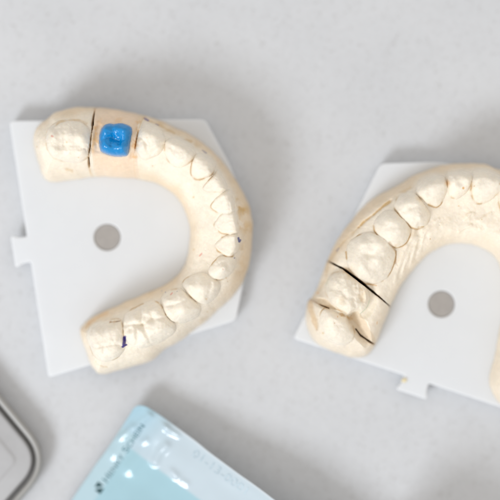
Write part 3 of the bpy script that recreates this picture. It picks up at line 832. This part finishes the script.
# ------------------------------------------------------------------ the metal tin in the lower left corner
def build_tin():
    # corner of the lid and its two edge directions, read at lid height
    z = 5.6
    C0 = np.array(U(55, 461, z))
    e1 = np.array([-0.64, 0.77]); e2 = np.array([-0.66, -0.75])     # up-left, down-left (plan mm axes)
    e1 /= np.linalg.norm(e1); e2 /= np.linalg.norm(e2)
    W1, W2 = 95.0, 70.0
    quad = [C0, C0 + e1 * W1, C0 + e1 * W1 + e2 * W2, C0 + e2 * W2]
    cen = sum(quad) / 4

    def ring(inset, r):
        q = []
        n = 4
        for i in range(n):
            p0, p1, p2 = quad[i - 1], quad[i], quad[(i + 1) % n]
            a = (p0 - p1) / np.linalg.norm(p0 - p1); b = (p2 - p1) / np.linalg.norm(p2 - p1)
            s = abs(a[0] * b[1] - a[1] * b[0])
            q.append(p1 + (a + b) * inset / s)
        return round_poly(q, [max(r - inset, 0.5) * 1.15] * 4, 14)

    def shell(name, prof, mat, cap_first=False, cap_last=True):
        bm = bmesh.new()
        rings = []
        for ins, zz in prof:
            rings.append([bm.verts.new(((p[0] - cen[0]) * MM, (p[1] - cen[1]) * MM, zz * MM)) for p in ring(ins, 9.0)])
        for a, b in zip(rings[:-1], rings[1:]):
            n = len(a)
            for i in range(n):
                bm.faces.new((a[i], a[(i + 1) % n], b[(i + 1) % n], b[i]))
        if cap_last: bm.faces.new(rings[-1])
        if cap_first: bm.faces.new(rings[0][::-1])
        bmesh.ops.recalc_face_normals(bm, faces=bm.faces)
        for f in bm.faces: f.smooth = len(f.verts) == 4
        me = bpy.data.meshes.new(name); bm.to_mesh(me); bm.free()
        return me
    root = empty('metal_tin', (cen[0] * MM, cen[1] * MM, 0))
    body = [(1.3, 0.05), (0.9, 0.3), (0.8, 3.4)]
    link_mesh('tin_body', shell('tin_body', body, M_TRAY, True, True), M_TRAY, root)
    rim = [(0.5, 3.0), (0.15, 3.2), (0.0, 3.6), (0.0, 4.7), (0.12, 5.15), (0.4, 5.45), (0.8, 5.55), (1.25, 5.5), (1.6, 5.3), (1.75, 4.9), (1.8, 4.2), (1.8, 3.0)]
    link_mesh('rolled_rim', shell('rolled_rim', rim, M_RIM, False, False), M_RIM, root)
    shaded_groove = [(1.7, 3.3), (1.75, 3.7), (2.65, 3.7), (2.75, 4.5), (2.9, 4.9)]  # groove between rim and lid, its shade painted as a dark band
    link_mesh('shaded_groove', shell('shaded_groove', shaded_groove, M_TRAYDARK, False, False), M_TRAYDARK, root)
    lid = [(2.85, 3.6), (2.87, 4.95), (3.0, 5.2), (3.3, 5.3), (3.8, 5.33), (6.9, 5.36), (7.2, 5.4), (7.5, 5.52), (7.8, 5.6), (8.2, 5.62), (14, 5.65)]
    link_mesh('lid_panel', shell('lid_panel', lid, M_TRAY), M_TRAY, root)
    tag(root, 'rounded grey metal tin with a rolled rim, cut off by the lower left corner', 'metal tin')


build_tin()


# ------------------------------------------------------------------ the pale blue pouch
PC = np.array(U(138.5, 400.5, 8))
PE_U = np.array([-0.555, -0.832]); PE_V = np.array([0.815, -0.579])
PE_U /= np.linalg.norm(PE_U); PE_V /= np.linalg.norm(PE_V)
PU, PV = 100.0, 95.0


# short creases in the film, given where they show in the photograph
FOLDS = (([(116, 439), (126, 434), (132, 429)], .50, .75), ([(137, 427), (144, 420), (150, 416)], .40, .65), ([(155, 462), (159, 453), (166, 446)], .62, .85),
         ([(166, 427), (171, 431), (178, 434)], .45, .7), ([(172, 472), (176, 476)], .4, .7), ([(142, 443), (146, 441)], .35, .6), ([(182, 481), (187, 484)], .25, .6))


def px_uv(px, py):
    q = np.array(U(px, py, 8)) - PC
    k = PE_U[0] * PE_V[1] - PE_U[1] * PE_V[0]
    return ((q[0] * PE_V[1] - q[1] * PE_V[0]) / k, (PE_U[0] * q[1] - PE_U[1] * q[0]) / k)


def pouch_z(u, v):
    """height (mm) of the upper film at u mm down the left edge and v mm along the top edge"""
    e = 0.8 + 4.9 * np.exp(-u / 26.0) + 7.4 * np.clip(v / 46, 0, 1) * np.exp(-(u / 75.0) ** 2) + 0.9 * np.exp(-((v - 2.2) / 2.0) ** 2) * np.exp(-u / 12)
    eu = np.minimum(u, PU - u); ev = np.minimum(v, PV - v)
    puff = 5.0 * sstep(13, 36, eu) * sstep(1.5, 25, ev)
    z = e + puff
    edge = sstep(1.0, 8.0, eu) * sstep(3.0, 12.0, ev)
    w = 0.5 * fbm(u, v, 13.0, 2, 3) * edge
    # pleats running down from the sealed edge near the corner
    for (u0, v0), (u1, v1), a, wd in (((0.0, 4.2), (15, 2.6), .5, 1.7), ((0.0, 9.4), (16, 8.0), .6, 1.9)):
        d = dist_line(u, v, np.array([(u0, v0), (u1, v1)]))
        w = w + a * np.exp(-(d / wd) ** 2) * sstep(0, 1.5, np.minimum(eu, ev))
    for pts, a, wd in FOLDS:
        d = dist_line(u, v, np.array([px_uv(*p) for p in pts]))
        w = w + 1.45 * a * np.exp(-(d / (1.35 * wd)) ** 2) * sstep(0.2, 1.6, np.minimum(eu, ev))
    return z + w + 0.03 * vnoise(u, v, 3.5, 9)


def pouch_pt(u, v, dz=0.0):
    z = pouch_z(u, v) + dz
    x = PC[0] + PE_U[0] * u + PE_V[0] * v
    y = PC[1] + PE_U[1] * u + PE_V[1] * v
    return x, y, z


def mat_pouch():
    m, nt, b = new_mat('pouch_film')
    at = N(nt, 'ShaderNodeAttribute', attribute_name='tint')
    nz = noise_node(nt, 2.2, 4)
    mr = N(nt, 'ShaderNodeMapRange'); mr.inputs['To Min'].default_value = 0.97; mr.inputs['To Max'].default_value = 1.03
    nt.links.new(nz.outputs['Fac'], mr.inputs['Value'])
    mx = N(nt, 'ShaderNodeVectorMath', operation='MULTIPLY')
    nt.links.new(at.outputs['Color'], mx.inputs[0]); nt.links.new(mr.outputs['Result'], mx.inputs[1])
    nt.links.new(mx.outputs[0], b.inputs['Base Color'])
    b.inputs['Roughness'].default_value = 0.16
    b.inputs['Specular IOR Level'].default_value = 0.6
    b.inputs['Coat Weight'].default_value = 0.0
    b.inputs['Coat Roughness'].default_value = 0.1
    return m


M_POUCH = mat_pouch()


def build_pouch():
    step = 0.35
    us = np.arange(0, PU + 1e-6, step); vs = np.arange(0, PV + 1e-6, step)
    Uu, Vv = np.meshgrid(us, vs, indexing='ij')
    # rounded corner and a slightly wavy cut edge
    du = 0.25 * vnoise(Vv, Vv * 0, 7, 2) * np.exp(-Uu / 3); dv = 0.2 * vnoise(Uu, Uu * 0, 8, 4) * np.exp(-Vv / 3)
    R_ = 3.6
    corner = (R_ - np.sqrt(np.maximum(R_ ** 2 - np.maximum(R_ - Vv, 0) ** 2, 0))) * np.exp(-(Uu / 4.0))
    u2 = Uu + du + corner * 0.8; v2 = Vv + dv
    x, y, zt = pouch_pt(u2, v2)
    zt = np.asarray(zt)
    panel = sstep(11.2, 12.0, Uu + 0.08 * vnoise(Vv, Uu, 4, 1)) * sstep(4.3, 5.2, Vv) * sstep(2, 3, PV - Vv)
    left = (1 - sstep(4.4, 5.0, Vv)) * sstep(8.0, 8.3, Uu)
    rgb = np.empty(Uu.shape + (3,)); rgb[:] = (0.51, 0.60, 0.655)
    tl = np.exp(-(Uu / 13) ** 2) * np.exp(-(Vv / 8.5) ** 2)
    rgb += (np.array([0.32, 0.56, 0.68]) - rgb) * (0.75 * tl)[..., None]
    rgb += (np.array([0.43, 0.59, 0.65]) - rgb) * (0.9 * left)[..., None]
    rgb += (np.array([0.35, 0.545, 0.615]) - rgb) * panel[..., None]
    seal = np.exp(-(Uu / 0.45) ** 2)
    rgb += (np.array([0.80, 0.82, 0.84]) - rgb) * (0.45 * seal * sstep(8, 14, Vv))[..., None]
    nu, nv = Uu.shape
    verts_t = np.stack([x, y, zt], -1).reshape(-1, 3)
    thick = 0.12 + 3.4 * sstep(3, 26, np.minimum(Uu, PU - Uu)) * sstep(2, 22, np.minimum(Vv, PV - Vv))
    zb = np.maximum(zt - thick, 0.05)
    zt = np.maximum(zt, zb + 0.1)
    verts_t[:, 2] = zt.ravel()
    verts_b = np.stack([x, y, zb], -1).reshape(-1, 3)
    idx = np.arange(nu * nv).reshape(nu, nv)
    q = np.stack([idx[:-1, :-1], idx[1:, :-1], idx[1:, 1:], idx[:-1, 1:]], -1).reshape(-1, 4)
    nb = nu * nv
    bnd = np.concatenate([idx[:, 0], idx[-1, 1:], idx[-2::-1, -1], idx[0, -2:0:-1]])
    nx = np.roll(bnd, -1)
    side = np.stack([bnd, bnd + nb, nx + nb, nx], 1)
    faces = np.vstack([q, q[:, ::-1] + nb, side])
    co = np.vstack([verts_t, verts_b]) * MM
    o0 = np.array([PC[0] * MM, PC[1] * MM, 0])
    co -= o0
    me = bpy.data.meshes.new('blue_pouch')
    me.from_pydata(co.tolist(), [], faces.tolist())
    import bmesh as _b
    bm = _b.new(); bm.from_mesh(me); _b.ops.recalc_face_normals(bm, faces=bm.faces); bm.to_mesh(me); bm.free()
    at = me.attributes.new('tint', 'FLOAT_COLOR', 'POINT')
    c = np.ones((len(co), 4), np.float32); c[:nb, :3] = rgb.reshape(-1, 3); c[nb:, :3] = (0.62, 0.7, 0.75)
    at.data.foreach_set('color', c.ravel())
    me.polygons.foreach_set('use_smooth', np.ones(len(me.polygons), bool))
    root = link_mesh('blue_pouch', me, M_POUCH, None, tuple(o0))
    tag(root, 'pale blue glossy plastic pouch with clear sealed edge and printed lettering', 'pouch')

    def on_film(name, me, mat, dz=0.06):
        for vtx in me.vertices:
            u, v = vtx.co.x, vtx.co.y
            p = pouch_pt(np.array([u]), np.array([v]), dz + vtx.co.z)
            vtx.co = (p[0][0] * MM - o0[0], p[1][0] * MM - o0[1], float(p[2][0]) * MM)
        link_mesh(name, me, mat, root)

    def text_mesh(body, size, small=None, stretch=1.0):
        cu = bpy.data.curves.new('t', 'FONT')
        cu.body = body; cu.size = size
        cu.small_caps_scale = 0.78
        if small:
            for i, ch in enumerate(body):
                if i in small: cu.body_format[i].use_small_caps = True
        cu.space_character = 1.05
        tmp = bpy.data.objects.new('tmp', cu); col.objects.link(tmp)
        dg = bpy.context.evaluated_depsgraph_get(); dg.update()
        me = bpy.data.meshes.new_from_object(tmp.evaluated_get(dg))
        bpy.data.objects.remove(tmp); bpy.data.curves.remove(cu)
        me.materials.clear()
        b2 = bmesh.new(); b2.from_mesh(me)
        bmesh.ops.triangulate(b2, faces=b2.faces)
        for _ in range(2):
            bmesh.ops.subdivide_edges(b2, edges=[e for e in b2.edges if e.calc_length() > 0.5], cuts=1, use_grid_fill=True)
        b2.to_mesh(me); b2.free()
        for v in me.vertices: v.co.x *= stretch
        return me

    # name running up the left edge: reading direction is -u, letter tops point to -v
    me = text_mesh('Henry Schein', 2.55, set(range(1, 5)) | set(range(7, 12)), 1.2)
    u0, v0 = 22.8, 5.1
    for v in me.vertices:
        v.co = (u0 - v.co.x, v0 - v.co.y, 0)
    on_film('printed_name', me, M_INK)
    # square emblem with a slanting light flash
    b2 = bmesh.new()
    def quadmesh(pts):
        vs_ = [b2.verts.new((p[0], p[1], 0)) for p in pts]; b2.faces.new(vs_)
    s0 = 2.3
    for tri in ([(0, 0), (s0 * .78, 0), (s0 * .30, s0 * .4), (s0 * .42, s0 * .5), (0, s0 * .77)], [(s0, s0), (0.26 * s0, s0), (s0 * .74, s0 * .6), (s0 * .62, s0 * .48), (s0, s0 * .28)]):
        quadmesh(tri)
    bmesh.ops.triangulate(b2, faces=b2.faces)
    me = bpy.data.meshes.new('printed_emblem'); b2.to_mesh(me); b2.free()
    for v in me.vertices:
        v.co = (u0 + 0.9 + s0 - v.co.x, v0 + 0.1 - v.co.y, 0)
    on_film('printed_emblem', me, M_LOGO)
    # faint stamped digits along the clear strip
    me = text_mesh('01-13-0001', 3.0, None, 1.2)
    for v in me.vertices:
        v.co = (3.6 - v.co.y, 19.0 + v.co.x, 0)
    on_film('stamped_digits', me, M_INKFAINT, 0.05)


build_pouch()


# ------------------------------------------------------------------ an unseen box, added below the frame to throw the shade at the lower right
def build_carton():
    L0 = np.array((30.2, -76.5)); a = np.array([0.83, -0.35]); a /= np.linalg.norm(a); b = np.array([-0.45, -0.89]); b /= np.linalg.norm(b)
    W, Dp, Hh = 70.0, 45.0, 32.0
    root = empty('unseen_carton', ((L0[0]) * MM, (L0[1]) * MM, 0))
    def box(name, t0, t1, s0, s1, z0, z1, bev):
        bm = bmesh.new()
        v = []
        for z in (z0, z1):
            for t, s in ((t0, s0), (t1, s0), (t1, s1), (t0, s1)):
                p = a * t + b * s
                v.append(bm.verts.new((p[0] * MM, p[1] * MM, z * MM)))
        for f in ((3, 2, 1, 0), (4, 5, 6, 7), (0, 1, 5, 4), (1, 2, 6, 5), (2, 3, 7, 6), (3, 0, 4, 7)):
            bm.faces.new([v[i] for i in f])
        bmesh.ops.recalc_face_normals(bm, faces=bm.faces)
        bmesh.ops.bevel(bm, geom=bm.edges, offset=bev * MM, segments=2, affect='EDGES')
        me = bpy.data.meshes.new(name); bm.to_mesh(me); bm.free()
        link_mesh(name, me, M_CARTON, root)
    box('carton_body', 0.4, W - 0.4, 0.4, Dp - 0.4, 0, Hh - 9, 0.3)
    box('carton_lid', 0, W, 0, Dp, Hh - 8.9, Hh, 0.4)
    tag(root, 'unseen white box added below the frame to shade the lower right corner', 'unseen_carton')


build_carton()

# ------------------------------------------------------------------ camera
cam = bpy.data.cameras.new('camera')
cam.sensor_width = 36
dist = (D_CAM - ZF) * MM
cam.lens = 36 * dist / (500 * S * MM)
cam.clip_start = 0.5; cam.clip_end = 2000
cam.dof.use_dof = True
cam.dof.focus_distance = dist
cam.dof.aperture_fstop = cam.lens * 1e-3 / (33.0 * MM)
cam.dof.aperture_blades = 0
co = bpy.data.objects.new('camera', cam); col.objects.link(co)
co.location = (0, 0, D_CAM * MM)
scene.camera = co

# ------------------------------------------------------------------ light: one soft window to the lower left, room light all round
w = bpy.data.worlds.new('World'); scene.world = w; w.use_nodes = True
bg = w.node_tree.nodes['Background']
bg.inputs['Color'].default_value = (1.0, 0.967, 0.935, 1)
bg.inputs['Strength'].default_value = 0.81


def area(name, loc, size, power, colr, size_y=None):
    L = bpy.data.lights.new(name, 'AREA')
    L.shape = 'RECTANGLE'; L.size = size; L.size_y = size_y or size
    L.energy = power; L.color = colr
    o = bpy.data.objects.new(name, L); col.objects.link(o)
    o.location = loc
    o.rotation_euler = (-Vector(loc)).to_track_quat('-Z', 'Y').to_euler()
    return o


kd = np.array([-0.74, -0.92, 1.0]); kd /= np.linalg.norm(kd)
area('window_light', tuple(kd * 110), 32, 66500, (0.94, 0.985, 1.05), 32)

vs = scene.view_settings
vs.view_transform = 'Standard'; vs.look = 'None'; vs.exposure = 0; vs.gamma = 1
scene.cycles.use_denoising = True
